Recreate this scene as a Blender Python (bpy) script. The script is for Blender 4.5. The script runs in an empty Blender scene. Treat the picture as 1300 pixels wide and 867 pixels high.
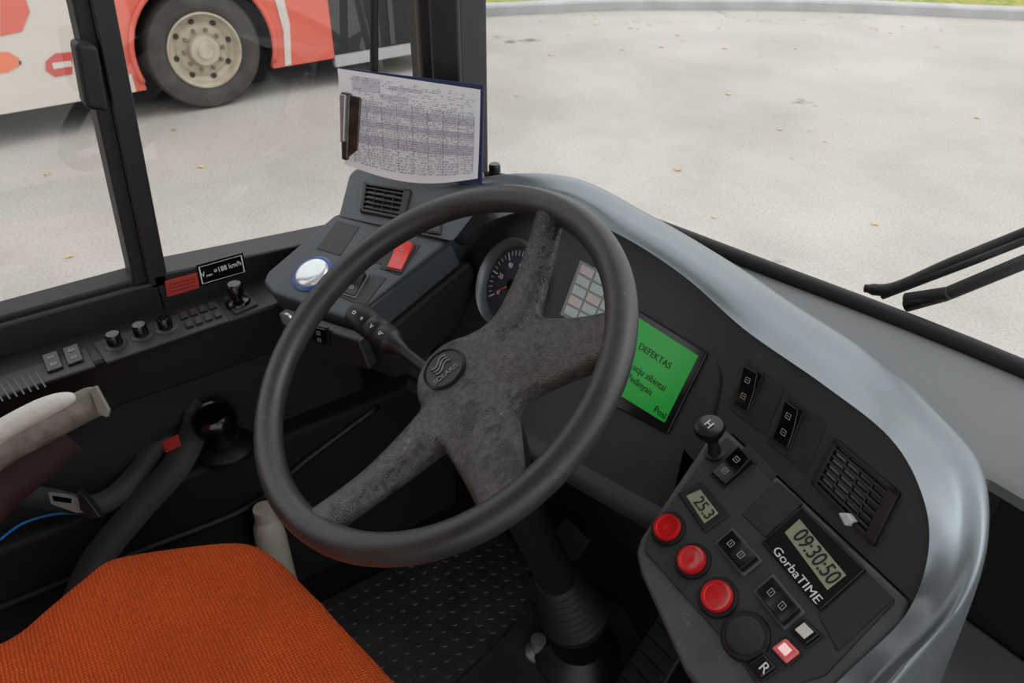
import bpy, bmesh, math, random
import numpy as np
from mathutils import Vector, Matrix
random.seed(4)
# ------------------------------------------------------------------ camera
F=1000.0; PITCH=math.radians(34.6); YAW=math.radians(55)
C=Vector((0,0,1.32))
vr=Vector((math.cos(YAW),math.sin(YAW),0))
vf=Vector((-math.sin(YAW)*math.cos(PITCH),math.cos(YAW)*math.cos(PITCH),-math.sin(PITCH)))
vu=vr.cross(vf)
cd=bpy.data.cameras.new("camera"); cam=bpy.data.objects.new("camera",cd)
bpy.context.collection.objects.link(cam)
cam.location=C; cam.rotation_euler=(math.pi/2-PITCH,0,YAW)
cd.sensor_width=36; cd.lens=F/1300*36; cd.clip_start=0.02; cd.clip_end=300
cd.dof.use_dof=True; cd.dof.focus_distance=.93; cd.dof.aperture_fstop=12
bpy.context.scene.camera=cam
def ray(x,y): return vf+vr*((x-650)/F)-vu*((y-433.5)/F)
def W(x,y,s): return C+ray(x,y)*s
def PN(x,y,p0,n):
    r=ray(x,y); return C+r*((p0-C).dot(n)/r.dot(n))
def PZ(x,y,z): return PN(x,y,Vector((0,0,z)),Vector((0,0,1)))
def PX(x,y,X): return PN(x,y,Vector((X,0,0)),Vector((1,0,0)))
class Fr:
    def __init__(s,o,e1,e2):
        s.o=Vector(o); s.e1=Vector(e1).normalized(); s.n=s.e1.cross(Vector(e2)).normalized(); s.e2=s.n.cross(s.e1)
    def pt(s,a,b,c=0): return s.o+s.e1*a+s.e2*b+s.n*c
    def loc(s,x,y,c=0):
        p=PN(x,y,s.o+s.n*c,s.n)-s.o; return p.dot(s.e1),p.dot(s.e2)
    def P(s,x,y,c=0): return PN(x,y,s.o+s.n*c,s.n)
    def drop(s,p,d): return p+d*((s.o-p).dot(s.n)/d.dot(s.n))
# ------------------------------------------------------------------ materials
def lin(c): 
    return tuple(((v/255)/12.92 if v/255<=.04045 else ((v/255+.055)/1.055)**2.4) for v in c)
MATS={}
def mat(name,rgb,rough=.5,metal=0,bump=0,bscale=300,var=0,vscale=6,emit=0,spec=.5,rgb2=None,rvar=0,coat=0):
    if name in MATS: return MATS[name]
    m=bpy.data.materials.new(name); m.use_nodes=True; nt=m.node_tree; b=nt.nodes['Principled BSDF']
    c=lin(rgb)+(1,)
    b.inputs['Base Color'].default_value=c; b.inputs['Roughness'].default_value=rough
    b.inputs['Metallic'].default_value=metal; b.inputs['Specular IOR Level'].default_value=spec
    if coat: b.inputs['Coat Weight'].default_value=coat; b.inputs['Coat Roughness'].default_value=.1
    tc=nt.nodes.new('ShaderNodeTexCoord')
    if bump:
        n=nt.nodes.new('ShaderNodeTexNoise'); n.inputs['Scale'].default_value=bscale; n.inputs['Detail'].default_value=3
        nt.links.new(tc.outputs['Object'],n.inputs['Vector'])
        bp=nt.nodes.new('ShaderNodeBump'); bp.inputs['Strength'].default_value=bump; bp.inputs['Distance'].default_value=.002
        nt.links.new(n.outputs['Fac'],bp.inputs['Height']); nt.links.new(bp.outputs['Normal'],b.inputs['Normal'])
    if var or rvar:
        n=nt.nodes.new('ShaderNodeTexNoise'); n.inputs['Scale'].default_value=vscale; n.inputs['Detail'].default_value=6
        nt.links.new(tc.outputs['Object'],n.inputs['Vector'])
        cr_=nt.nodes.new('ShaderNodeValToRGB'); cr_.color_ramp.elements[0].position=.35; cr_.color_ramp.elements[1].position=.65
        d=lin(rgb2) if rgb2 else tuple(v*(1-var) for v in lin(rgb))
        cr_.color_ramp.elements[0].color=d+(1,); cr_.color_ramp.elements[1].color=c
        nt.links.new(n.outputs['Fac'],cr_.inputs['Fac'])
        if var: nt.links.new(cr_.outputs['Color'],b.inputs['Base Color'])
        if rvar:
            mr=nt.nodes.new('ShaderNodeMapRange'); mr.inputs[1].default_value=.35; mr.inputs[2].default_value=.65
            mr.inputs[3].default_value=rough-rvar; mr.inputs[4].default_value=rough+rvar
            nt.links.new(n.outputs['Fac'],mr.inputs[0]); nt.links.new(mr.outputs[0],b.inputs['Roughness'])
    if emit:
        b.inputs['Emission Color'].default_value=c; b.inputs['Emission Strength'].default_value=emit
    MATS[name]=m; return m
def glassmat(name,k=.07,tint=(1,1,1)):
    m=bpy.data.materials.new(name); m.use_nodes=True; nt=m.node_tree; nt.nodes.clear()
    o=nt.nodes.new('ShaderNodeOutputMaterial'); t=nt.nodes.new('ShaderNodeBsdfTransparent'); g=nt.nodes.new('ShaderNodeBsdfGlossy')
    g.inputs['Roughness'].default_value=.02; t.inputs['Color'].default_value=tint+(1,)
    mx=nt.nodes.new('ShaderNodeMixShader'); mx.inputs[0].default_value=k
    nt.links.new(t.outputs[0],mx.inputs[1]); nt.links.new(g.outputs[0],mx.inputs[2]); nt.links.new(mx.outputs[0],o.inputs[0])
    return m
def scuff(m,rgb,scale,lo,hi,detail=10,rough=.8,stretch=(1,1,1)):
    """overlay worn / dusty patches on an existing material"""
    nt=m.node_tree; b=nt.nodes['Principled BSDF']; inp=b.inputs['Base Color']
    tc=nt.nodes.new('ShaderNodeTexCoord'); mp=nt.nodes.new('ShaderNodeMapping'); mp.inputs['Scale'].default_value=stretch
    n=nt.nodes.new('ShaderNodeTexNoise'); n.inputs['Scale'].default_value=scale; n.inputs['Detail'].default_value=detail; n.inputs['Roughness'].default_value=rough
    r=nt.nodes.new('ShaderNodeValToRGB'); r.color_ramp.elements[0].position=lo; r.color_ramp.elements[1].position=hi
    mx=nt.nodes.new('ShaderNodeMixRGB'); mx.inputs[2].default_value=lin(rgb)+(1,)
    nt.links.new(tc.outputs['Object'],mp.inputs['Vector']); nt.links.new(mp.outputs[0],n.inputs['Vector']); nt.links.new(n.outputs['Fac'],r.inputs[0]); nt.links.new(r.outputs[0],mx.inputs[0])
    if inp.is_linked: nt.links.new(inp.links[0].from_socket,mx.inputs[1])
    else: mx.inputs[1].default_value=inp.default_value
    nt.links.new(mx.outputs[0],inp)
M_hood=mat('hood_grey_plastic',(122,131,136),.33,.5,bump=.06,bscale=900,var=.12,vscale=14,rvar=.05)
M_pod=mat('pod_grey_plastic',(70,75,79),.45,.1,bump=.15,bscale=900,var=.15,vscale=20)
M_face=mat('panel_dark_plastic',(54,56,59),.55,0,bump=.3,bscale=800,var=.18,vscale=25)
M_cons=mat('console_plastic',(88,92,96),.42,.1,bump=.2,bscale=900,var=.25,vscale=30)
scuff(M_cons,(150,152,152),45,.60,.68)
M_blk=mat('black_plastic',(24,24,25),.45,0,bump=.15,bscale=700)
M_gloss=mat('glossy_black',(10,10,11),.18)
M_blank=mat('blank_plate',(38,39,41),.5,bump=.1,bscale=900)
M_rub=mat('black_rubber',(18,18,19),.6,bump=.2,bscale=400)
M_low=mat('underdash_black',(20,20,21),.75,var=.3,vscale=9)
M_white=mat('white_marking',(225,225,225),.5)
M_red=mat('red_button',(205,22,26),.22,coat=.6)
M_redsw=mat('red_switch',(222,44,30),.3,coat=.4)
M_lcd=mat('lcd_grey_green',(150,158,134),.25)
M_lcdink=mat('lcd_ink',(22,28,22),.4)
M_green=mat('screen_green',(30,150,52),.3,emit=.24)
M_greenink=mat('screen_ink',(6,48,12),.4)
M_steel=mat('steel',(165,165,167),.32,.7)
M_metal_d=mat('dark_steel',(96,90,82),.35,1,var=.4,vscale=60)
M_cowl=mat('cowl_grey',(116,118,120),.7,bump=.2,bscale=900,var=.1,vscale=8)
M_edge=mat('switch_edge_grey',(96,98,100),.4)
# ------------------------------------------------------------------ mesh helpers
def link(o,parent=None):
    bpy.context.collection.objects.link(o)
    if parent: o.parent=parent
    return o
def empty(name):
    e=bpy.data.objects.new(name,None); e.empty_display_size=.05; return link(e)
def mk(name,verts,faces,m,parent=None,smooth=False,recalc=True):
    me=bpy.data.meshes.new(name); me.from_pydata([tuple(v) for v in verts],[],[list(f) for f in faces])
    if recalc:
        b=bmesh.new(); b.from_mesh(me); bmesh.ops.recalc_face_normals(b,faces=b.faces); b.to_mesh(me); b.free()
    if smooth: me.polygons.foreach_set('use_smooth',[True]*len(me.polygons))
    if m: me.materials.append(m)
    return link(bpy.data.objects.new(name,me),parent)
def bevel(o,w,seg=3,ang=30):
    b=o.modifiers.new('bevel','BEVEL'); b.width=w; b.segments=seg; b.limit_method='ANGLE'; b.angle_limit=math.radians(ang)
    b.harden_normals=True; o.data.polygons.foreach_set('use_smooth',[True]*len(o.data.polygons)); return o
def prism(name,top,bot,m,parent=None,bev=.002,seg=3):
    n=len(top); V=list(bot)+list(top)
    fs=[list(range(n))[::-1],list(range(n,2*n))]+[[i,(i+1)%n,n+(i+1)%n,n+i] for i in range(n)]
    o=mk(name,V,fs,m,parent)
    if bev: bevel(o,bev,seg)
    return o
def plate(name,fr,pxs,h,m,parent=None,bev=.0015,c0=-.002):
    L=[fr.loc(x,y) for x,y in pxs]
    return prism(name,[fr.pt(a,b,h) for a,b in L],[fr.pt(a,b,c0) for a,b in L],m,parent,bev)
def box(name,lo,hi,m,parent=None,bev=.003):
    x0,y0,z0=lo; x1,y1,z1=hi
    b=[Vector(p) for p in((x0,y0,z0),(x1,y0,z0),(x1,y1,z0),(x0,y1,z0))]
    t=[Vector((p.x,p.y,z1)) for p in b]
    return prism(name,t,b,m,parent,bev)
def lathe(name,o,ax,prof,m,parent=None,seg=40,smooth=True,caps=True):
    ax=Vector(ax).normalized(); a=ax.orthogonal().normalized(); b=ax.cross(a); V=[];Fc=[]
    for r,z in prof:
        for i in range(seg):
            t=2*math.pi*i/seg; V.append(Vector(o)+ax*z+(a*math.cos(t)+b*math.sin(t))*r)
    for k in range(len(prof)-1):
        for i in range(seg):
            j=(i+1)%seg; Fc.append((k*seg+i,k*seg+j,(k+1)*seg+j,(k+1)*seg+i))
    if caps: Fc.append(tuple(range(seg))[::-1]); Fc.append(tuple((len(prof)-1)*seg+i for i in range(seg)))
    ob=mk(name,V,Fc,m,parent,smooth)
    if smooth:
        ob.data.set_sharp_from_angle(angle=math.radians(40))
    return ob
def crom(P,n,closed=False):
    out=[]; N=len(P)
    R=range(N) if closed else range(N-1)
    for i in R:
        if closed: p0,p1,p2,p3=P[i-1],P[i],P[(i+1)%N],P[(i+2)%N]
        else: p0=P[max(i-1,0)];p1=P[i];p2=P[i+1];p3=P[min(i+2,N-1)]
        for k in range(n):
            t=k/n
            out.append(.5*((2*p1)+(p2-p0)*t+(2*p0-5*p1+4*p2-p3)*t*t+(3*p1-p0-3*p2+p3)*t**3))
    if not closed: out.append(P[-1].copy())
    return out
def sweep(name,pts,rad,m,parent=None,seg=14,closed=False,flat=1.0,upv=None):
    V=[];Fc=[];N=len(pts)
    if not hasattr(rad,'__len__'): rad=[rad]*N
    a=None
    for i,p in enumerate(pts):
        if closed: t=(pts[(i+1)%N]-pts[i-1]).normalized()
        else: t=(pts[min(i+1,N-1)]-pts[max(i-1,0)]).normalized()
        if upv is not None: a=t.cross(Vector(upv)).normalized()
        elif a is None: a=t.orthogonal().normalized()
        else: a=(a-t*a.dot(t)).normalized()
        b=t.cross(a)
        for k in range(seg):
            g=2*math.pi*k/seg; V.append(p+(a*math.cos(g)+b*math.sin(g)*flat)*rad[i])
    for i in range(N if closed else N-1):
        j=(i+1)%N
        for k in range(seg):
            l=(k+1)%seg; Fc.append((i*seg+k,i*seg+l,j*seg+l,j*seg+k))
    if not closed: Fc.append(tuple(range(seg))[::-1]); Fc.append(tuple((N-1)*seg+k for k in range(seg)))
    return mk(name,V,Fc,m,parent,True)
def grid(name,rows,m,parent=None,smooth=True,thick=0):
    nr=len(rows); nc=len(rows[0]); V=[p for r in rows for p in r]
    Fc=[(i*nc+j,i*nc+j+1,(i+1)*nc+j+1,(i+1)*nc+j) for i in range(nr-1) for j in range(nc-1)]
    o=mk(name,V,Fc,m,parent,smooth)
    if thick:
        s=o.modifiers.new('solid','SOLIDIFY'); s.thickness=thick; s.offset=0
    return o
def text(name,s,o,dx,dy,size,m,parent=None,depth=.0003,align='CENTER',sx=1):
    cu=bpy.data.curves.new(name,'FONT'); cu.body=s; cu.size=size; cu.extrude=depth; cu.align_x=align; cu.align_y='CENTER'
    t=bpy.data.objects.new(name,cu); bpy.context.collection.objects.link(t)
    bpy.context.view_layer.update()
    me=bpy.data.meshes.new_from_object(t.evaluated_get(bpy.context.evaluated_depsgraph_get()))
    bpy.data.objects.remove(t)
    dx=Vector(dx).normalized(); n=dx.cross(Vector(dy)).normalized(); dy=n.cross(dx)
    Mx=Matrix((( dx.x*sx,dy.x,n.x,o[0]),(dx.y*sx,dy.y,n.y,o[1]),(dx.z*sx,dy.z,n.z,o[2]),(0,0,0,1)))
    me.transform(Mx); me.materials.clear(); me.materials.append(m)
    return link(bpy.data.objects.new(name,me),parent)
def rects(name,fr,L,c,m,parent=None):
    V=[];Fc=[]
    for q in L:
        k=len(V); V+= [fr.pt(a,b,c) for a,b in q]; Fc.append((k,k+1,k+2,k+3))
    return mk(name,V,Fc,m,parent,recalc=False)
def bil(Q,u,v):
    a=Q[0]*(1-u)+Q[1]*u; b=Q[3]*(1-u)+Q[2]*u; return a*(1-v)+b*v
def rocker(fr,quad,frame=None,m=None,icon=True,name='rocker_switch',hs=(.012,.009,.006,.0055,.005),sur=None):
    """quad: px corners; edge 0-1 is short side (raised end), 1-2 long side"""
    e=empty(name)
    if frame:
        plate('bezel',fr,frame,.0014,M_blank,e,.0008)
    Q=[fr.P(x,y) for x,y in quad]
    ce=sum(Q,Vector((0,0,0)))/4
    rim=[ce+(p-ce)*1.14 for p in Q]
    prism('surround',[p+fr.n*.0032 for p in rim],[p-fr.n*.001 for p in rim],sur or M_blk,e,.0008,2)
    m=m or M_gloss
    n=len(hs); V=[];Fc=[]
    for i,h in enumerate(hs):
        v=i/(n-1)
        V+= [bil(Q,0,v)-fr.n*.003, bil(Q,0,v)+fr.n*h, bil(Q,1,v)+fr.n*h, bil(Q,1,v)-fr.n*.003]
    for i in range(n-1):
        for k in range(4): Fc.append((i*4+k,i*4+(k+1)%4,(i+1)*4+(k+1)%4,(i+1)*4+k))
    Fc.append((0,1,2,3)); Fc.append(((n-1)*4+3,(n-1)*4+2,(n-1)*4+1,(n-1)*4))
    o=mk('rocker',V,Fc,m,e); bevel(o,.0015,2,35)
    if icon:
        V=[]; w=(Q[1]-Q[0]); l=(Q[3]-Q[0]); wn=w.normalized(); ln=l.normalized(); s=min(w.length*.5,.007)
        for v0 in (.3,.72):
            h=float(np.interp(v0,[i/(n-1) for i in range(n)],hs))
            cc=bil(Q,.5,v0)+fr.n*(h+.0009)
            def r(u0,u1,a0,a1):
                V.extend([cc+wn*s*u0+ln*s*a0,cc+wn*s*u1+ln*s*a0,cc+wn*s*u1+ln*s*a1,cc+wn*s*u0+ln*s*a1])
            r(-.5,.5,-.5,-.4); r(-.5,.5,.3,.4); r(-.5,-.4,-.4,.3); r(.4,.5,-.4,.3); r(-.25,.25,-.1,0)
        mk('icon',V,[(4*i,4*i+1,4*i+2,4*i+3) for i in range(len(V)//4)],mat('icon_grey',(165,165,165),.5),e,recalc=False)
    return e
def vent(fr,quad,ns=6,name='air_vent'):
    e=empty(name)
    Q=[fr.P(x,y) for x,y in quad]
    def band(u0,u1,v0,v1,c0,c1,m,nm):
        q=[bil(Q,u0,v0),bil(Q,u1,v0),bil(Q,u1,v1),bil(Q,u0,v1)]
        o=prism(nm,[p+fr.n*c1 for p in q],[p+fr.n*c0 for p in q],m,e,.001,2); return o
    band(0,1,0,.09,-.002,.005,M_blk,'frame_a'); band(0,1,.91,1,-.002,.005,M_blk,'frame_b')
    band(0,.07,0,1,-.002,.005,M_blk,'frame_c'); band(.86,1,0,1,-.002,.005,M_blk,'frame_d')
    band(.06,.88,.08,.92,-.002,.0005,M_gloss,'cavity')
    for i in range(ns):
        v=.09+.82*(i+.5)/ns
        band(.06,.87,v-.028,v+.028,.0005,.0042,M_blank,'slat_%d'%i)
    for i in range(3):
        u=.06+.81*(i+1)/4
        band(u-.01,u+.01,.09,.91,.0004,.003,M_blank,'rib_%d'%i)
    return e
def surfnet(f,lo,hi,h):
    n=[int((hi[i]-lo[i])/h)+1 for i in range(3)]
    ax=[lo[i]+h*np.arange(n[i]) for i in range(3)]
    X,Y,Z=np.meshgrid(*ax,indexing='ij'); V=f(X,Y,Z)
    m=[k-1 for k in n]; S=np.zeros(m+[3]); cnt=np.zeros(m)
    cs=[(i,j,k) for i in(0,1) for j in(0,1) for k in(0,1)]
    def sub(c): return V[c[0]:c[0]+m[0],c[1]:c[1]+m[1],c[2]:c[2]+m[2]]
    for a in cs:
        for d in range(3):
            if a[d]==0:
                b=list(a);b[d]=1
                va=sub(a);vb=sub(b);x=(va<0)!=(vb<0)
                t=np.where(x,va/np.where(x,va-vb,1),0)
                for q in range(3):
                    S[...,q]+=np.where(x,a[q]+(t if q==d else 0),0)
                cnt+=x
    act=cnt>0; idx=-np.ones(m,int); idx[act]=np.arange(act.sum())
    I=np.argwhere(act); P=np.array(lo)+h*(I+S[act]/cnt[act][:,None])
    faces=[]
    s=V<0
    for d in range(3):
        e1,e2=[q for q in range(3) if q!=d]
        sl=[slice(1,m[q]) for q in range(3)]; sl[d]=slice(0,m[d])
        s0=s[tuple(sl)]; sl2=list(sl); sl2[d]=slice(1,m[d]+1); s1=s[tuple(sl2)]
        K=np.argwhere(s0!=s1)
        off=np.array([1,1,1]); off[d]=0; K=K+off
        def g(o1,o2):
            q=K.copy(); q[:,e1]-=o1;q[:,e2]-=o2; return idx[q[:,0],q[:,1],q[:,2]]
        faces.append(np.stack([g(1,1),g(0,1),g(0,0),g(1,0)],1))
    Fc=np.concatenate(faces); Fc=Fc[(Fc>=0).all(1)]
    return P,Fc.tolist()

# ================================================================== EXTERIOR
GZ=-.9
def asphalt():
    m=bpy.data.materials.new('asphalt'); m.use_nodes=True; nt=m.node_tree; b=nt.nodes['Principled BSDF']
    tc=nt.nodes.new('ShaderNodeTexCoord')
    n1=nt.nodes.new('ShaderNodeTexNoise'); n1.inputs['Scale'].default_value=.7; n1.inputs['Detail'].default_value=9; n1.inputs['Roughness'].default_value=.65
    n2=nt.nodes.new('ShaderNodeTexNoise'); n2.inputs['Scale'].default_value=60; n2.inputs['Detail'].default_value=4
    r1=nt.nodes.new('ShaderNodeValToRGB'); r1.color_ramp.elements[0].position=.30; r1.color_ramp.elements[1].position=.62
    r1.color_ramp.elements[0].color=lin((169,165,158))+(1,); r1.color_ramp.elements[1].color=lin((190,186,179))+(1,)
    mx=nt.nodes.new('ShaderNodeMixRGB'); mx.blend_type='MULTIPLY'; mx.inputs[0].default_value=.38
    r2=nt.nodes.new('ShaderNodeValToRGB'); r2.color_ramp.elements[0].position=.35; r2.color_ramp.elements[1].position=.58
    r2.color_ramp.elements[0].color=(.5,.5,.5,1)
    for n in(n1,n2): nt.links.new(tc.outputs['Object'],n.inputs['Vector'])
    nt.links.new(n1.outputs['Fac'],r1.inputs[0]); nt.links.new(n2.outputs['Fac'],r2.inputs[0])
    nt.links.new(r1.outputs[0],mx.inputs[1]); nt.links.new(r2.outputs[0],mx.inputs[2]); nt.links.new(mx.outputs[0],b.inputs['Base Color'])
    b.inputs['Roughness'].default_value=.9
    return m
M_asph=asphalt(); scuff(M_asph,(120,116,108),1.6,.66,.72,8,.7)
mk('ground_asphalt',[(-40,-30,GZ),(40,-30,GZ),(40,40,GZ),(-40,40,GZ)],[(0,1,2,3)],M_asph)
# kerb & grass
kp=[PZ(x,y,GZ) for x,y in((620,21),(760,14),(880,13),(1050,15),(1300,26))]
kp=[kp[0]+(kp[0]-kp[1])*6]+kp+[kp[-1]+(kp[-1]-kp[-2])*4]
kc=crom(kp,8)
outs=[]
for i,p in enumerate(kc):
    t=(kc[min(i+1,len(kc)-1)]-kc[max(i-1,0)]).normalized(); outs.append(Vector((-t.y,t.x,0)))
U=lambda z:Vector((0,0,z))
grid('kerb',[[p for p in kc],[p+U(.10) for p in kc],[p+o*.02+U(.12) for p,o in zip(kc,outs)],[p+o*.2+U(.12) for p,o in zip(kc,outs)],[p+o*.2 for p,o in zip(kc,outs)]],
     mat('kerb_concrete',(182,182,182),.85,var=.15,vscale=3),smooth=False)
grid('grass_verge',[[p+o*.2+U(.10) for p,o in zip(kc,outs)],[p+o*8+U(.15) for p,o in zip(kc,outs)]],
     mat('grass',(110,132,55),.9,var=.5,vscale=9,rgb2=(172,158,80)),smooth=False)
# leaves
V=[];Fc=[]
def leaf(x,y,s):
    a=random.uniform(0,6.28); k=len(V)
    for q,rr in enumerate((1,.55,.9,.5,1,.6)):
        t=a+q*math.pi/3; V.append((x+s*rr*math.cos(t),y+s*rr*math.sin(t)*.8,GZ+.004+.006*(q%2)))
    Fc.append(tuple(range(k,k+6)))
for (x,y) in((655,122),(990,165),(1048,180),(860,216),(925,120),(1130,42),(1062,88),(1010,62),(920,62),(860,45),(1190,60),(220,165),(255,212),(60,222),(88,326),(1110,285),(840,60),(1240,150),(700,70)):
    p=PZ(x,y,GZ); leaf(p.x,p.y,random.uniform(.02,.045))
for i in range(26):
    x=random.uniform(-10,1); y=random.uniform(1.5,9.5)
    if not(x<-3 and y>6+(x+9)*.9): leaf(x,y,random.uniform(.012,.035))
for i in range(60):
    k_=random.randrange(10,len(kc)-8); p=kc[k_]-outs[k_]*random.uniform(.05,.8)+Vector((random.uniform(-.3,.3),random.uniform(-.3,.0),0)); leaf(p.x,p.y,random.uniform(.012,.03))
mk('fallen_leaves',V,Fc,mat('leaf_yellow',(216,198,150),.8,var=.4,vscale=3,rgb2=(190,158,104)),recalc=False)
# parked bus
pb=empty('parked_bus'); BX=-7.0; wy,wz,wr=1.80,GZ+.48,.48
M_bw=mat('bus_white',(208,200,192),.4,var=.08,vscale=2); M_br=mat('bus_coral',(214,100,80),.4,var=.08,vscale=2); M_bk=mat('bus_dark',(28,30,32),.3)
def bside(y0,y1,z0,z1,m,name,d=.0,arch=False):
    pts=[(y0,z0)]
    if arch:
        for k in range(0,25):
            t=math.pi*1.12-(math.pi*1.24)*k/24
            yy=wy+.58*math.cos(t); zz=wz+.02+.58*math.sin(t)
            if zz>z0: pts.append((yy,zz))
        pts=[pts[0],(pts[1][0],z0)]+pts[1:]+[(pts[-1][0],z0)]
    pts+=[(y1,z0),(y1,z1),(y0,z1)]
    top=[Vector((BX+d,a,b)) for a,b in pts]; bot=[Vector((BX-.05,a,b)) for a,b in pts]
    return prism(name,top,bot,m,pb,0)
bside(-9,.98,-.64,.35,M_bw,'side_rear'); bside(.98,2.92,-.64,.35,M_br,'side_front',arch=True)
bside(-9,1.18,-.64,-.50,M_bw,'skirt',.004)
bside(2.92,4.2,-.66,2.1,M_bk,'front_door',-.01); bside(4.2,4.32,-.66,2.1,M_br,'front_corner')
bside(3.5,3.55,-.6,2.0,mat('door_rubber',(70,72,74),.6),'door_seam',.0); bside(2.92,4.25,-.72,-.62,mat('bus_sill',(170,170,170),.5),'door_sill',.01)
bside(-9,2.92,.35,1.6,M_bk,'window_band',-.01); bside(-9,2.92,1.6,2.1,M_br,'roof_side')
M_well=mat('wheel_well_dark',(24,23,22),.9)
box('body_core',(BX-2.4,-9,-.6),(BX-.06,wy-.62,2.1),M_well,pb,0);box('body_core_front',(BX-2.4,wy+.62,-.6),(BX-.06,4.3,2.1),M_well,pb,0);box('body_core_top',(BX-2.4,wy-.62,.22),(BX-.06,wy+.62,2.1),M_well,pb,0)
box('wheel_well',(BX-2.4,wy-.62,-.85),(BX-.42,wy+.62,.25),M_well,pb,0)
box('chassis',(BX-2.3,-9,-.85),(BX-.9,4.2,-.55),M_well,pb,0)
al=[Vector((BX+.01,wy+.58*math.cos(t),wz+.02+.58*math.sin(t))) for t in [math.pi*1.1-math.pi*1.2*k/40 for k in range(41)]]
sweep('arch_lip',al,.022,M_br,pb,8)
def decal(pts,m,nm,d=.006): 
    P=[PX(x,y,BX+d) for x,y in pts]; k=len(P); mk(nm,P,[tuple(range(k))],m,pb)
decal([(344,-20),(356,-20),(368,30),(370,82),(362,84),(360,40)],M_bw,'swoosh_white')
decal([(0,-5),(30,-8),(38,15),(28,40),(0,46)],M_br,'decal_a'); decal([(-40,68),(10,66),(24,74),(24,84),(10,92),(-40,96)],mat('decal_orange',(226,120,84),.4),'decal_b')
decal([(24,76),(27,78),(27,82),(24,83)],M_bk,'decal_tip')
decal([(58,78),(70,68),(92,66),(92,94),(70,98),(58,90)],mat('decal_dark_red',(190,78,74),.4),'decal_c'); decal([(66,80),(90,77),(92,84),(68,88)],M_bw,'decal_slot',.009)
box('mudflap',(BX-.4,wy-.72,GZ+.1),(BX-.05,wy-.69,-.5),mat('mudflap',(150,145,138),.8),pb,0)
Tm=mat('tyre',(72,69,66),.85,var=.3,vscale=8); wc=Vector((BX-.16,wy,wz))
lathe('tyre',wc,(1,0,0),[(.30,-.14),(.44,-.14),(.475,-.11),(.48,0),(.475,.09),(.455,.125),(.40,.14),(.33,.125),(.30,.10),(.30,.0)],Tm,pb,56,caps=False)
Mh=mat('wheel_rim_dusty',(190,180,160),.6,.1,var=.22,vscale=12)
lathe('wheel_rim',wc,(1,0,0),[(.30,.0),(.305,.12),(.292,.125),(.275,.09),(.262,.055),(.225,.035),(.19,.06),(.14,.065),(.13,.06),(.125,.10),(.115,.13),(.07,.135),(.06,.15),(.0,.152)],Mh,pb,56)
for k in range(8):
    t=2*math.pi*k/8+.2; lathe('rim_hole_%d'%k,wc+Vector((.045,.232*math.cos(t),.232*math.sin(t))),(1,0,0),[(.024,-.01),(.024,.006),(.0,.006)],mat('hole_dark',(62,57,50),.9),pb,16)
for k in range(10):
    t=2*math.pi*k/10; lathe('lug_nut_%d'%k,wc+Vector((.06,.162*math.cos(t),.162*math.sin(t))),(1,0,0),[(.018,-.01),(.018,.03),(.01,.035),(0,.035)],mat('nut_dusty',(120,110,95),.6),pb,6,False)

# ================================================================== CAB SHELL
box('floor',(-1.2,-1.6,-.06),(1.2,.86,0),M_low,bev=0)
box('wall_left_lower',(-1.26,-2,-.3),(-1.2,.74,.68),M_blk,bev=0)
wb=[Vector(p) for p in ((-1.19,.66,.765),(-1.07,.745,.765),(-.90,.81,.765),(-.627,.865,.765),(-.269,.926,.765),(.1,.935,.765),(.5,.90,.765),(.9,.82,.765),(1.1,.74,.765),(1.2,.64,.765))]
wbc=crom(wb,6)
grid('wall_front',[[Vector((p.x,p.y+.03,.75)) for p in wbc],[Vector((p.x,p.y+.03,-.3)) for p in wbc]],M_low,smooth=True,thick=.01)
G=glassmat('windscreen_glass',.03); G2=glassmat('side_glass',.10)
grid('window_windscreen',[[Vector((p.x,p.y+.012,.775)) for p in wbc],[Vector((p.x*.985,p.y-.10,2.0)) for p in wbc]],G)
sweep('trim_windscreen',[p+Vector((0,.0,-.002)) for p in wbc],.012,M_rub,None,10)
# side window frame (posts lean slightly forward)
wf=empty('window_frame_side')
def sframe(y0,y1,z0,z1,nm,d=.0,m=None,lean=0.0,z1b=None):
    x0,x1=-1.245,-1.195+d
    k=lean*(z1-z0)
    b=[Vector(p) for p in((x0,y0,z0),(x1,y0,z0),(x1,y1,z0),(x0,y1,z0))]
    return prism(nm,[Vector((p.x,p.y+k,z1 if (i<2 or z1b is None) else z1b)) for i,p in enumerate(b)],b,m or M_blk,wf,.004)
SZ=.702
sframe(-1.6,.16,.64,SZ,'sill_rear',.012); sframe(.15,.66,.64,.714,'sill_front',.012,z1b=.676)
sframe(-1.6,.70,1.75,1.9,'header')
sframe(.143,.172,.69,1.8,'mullion',.012,None,.075); sframe(.124,.146,SZ-.005,1.8,'sliding_stile',.002,M_rub,.075)
sframe(.658,.70,.66,1.8,'front_jamb',.0)
sframe(-1.6,.128,SZ-.003,SZ+.008,'sliding_rail',.0,M_rub)
hb=[PX(x,y,-1.185) for x,y in((103,132),(133,137),(118,52),(88,48))]
prism('latch_handle',[p+Vector((.03,0,0)) for p in hb],[p-Vector((.01,0,0)) for p in hb],M_rub,wf,.008)
mk('window_1',[(-1.22,-1.6,SZ-.01),(-1.22,.13,SZ-.01),(-1.22,.21,1.8),(-1.22,-1.6,1.8)],[(0,1,2,3)],G2)
mk('window_2',[(-1.225,.16,.67),(-1.225,.67,.67),(-1.225,.67,1.8),(-1.225,.235,1.8)],[(0,1,2,3)],G2)
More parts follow.
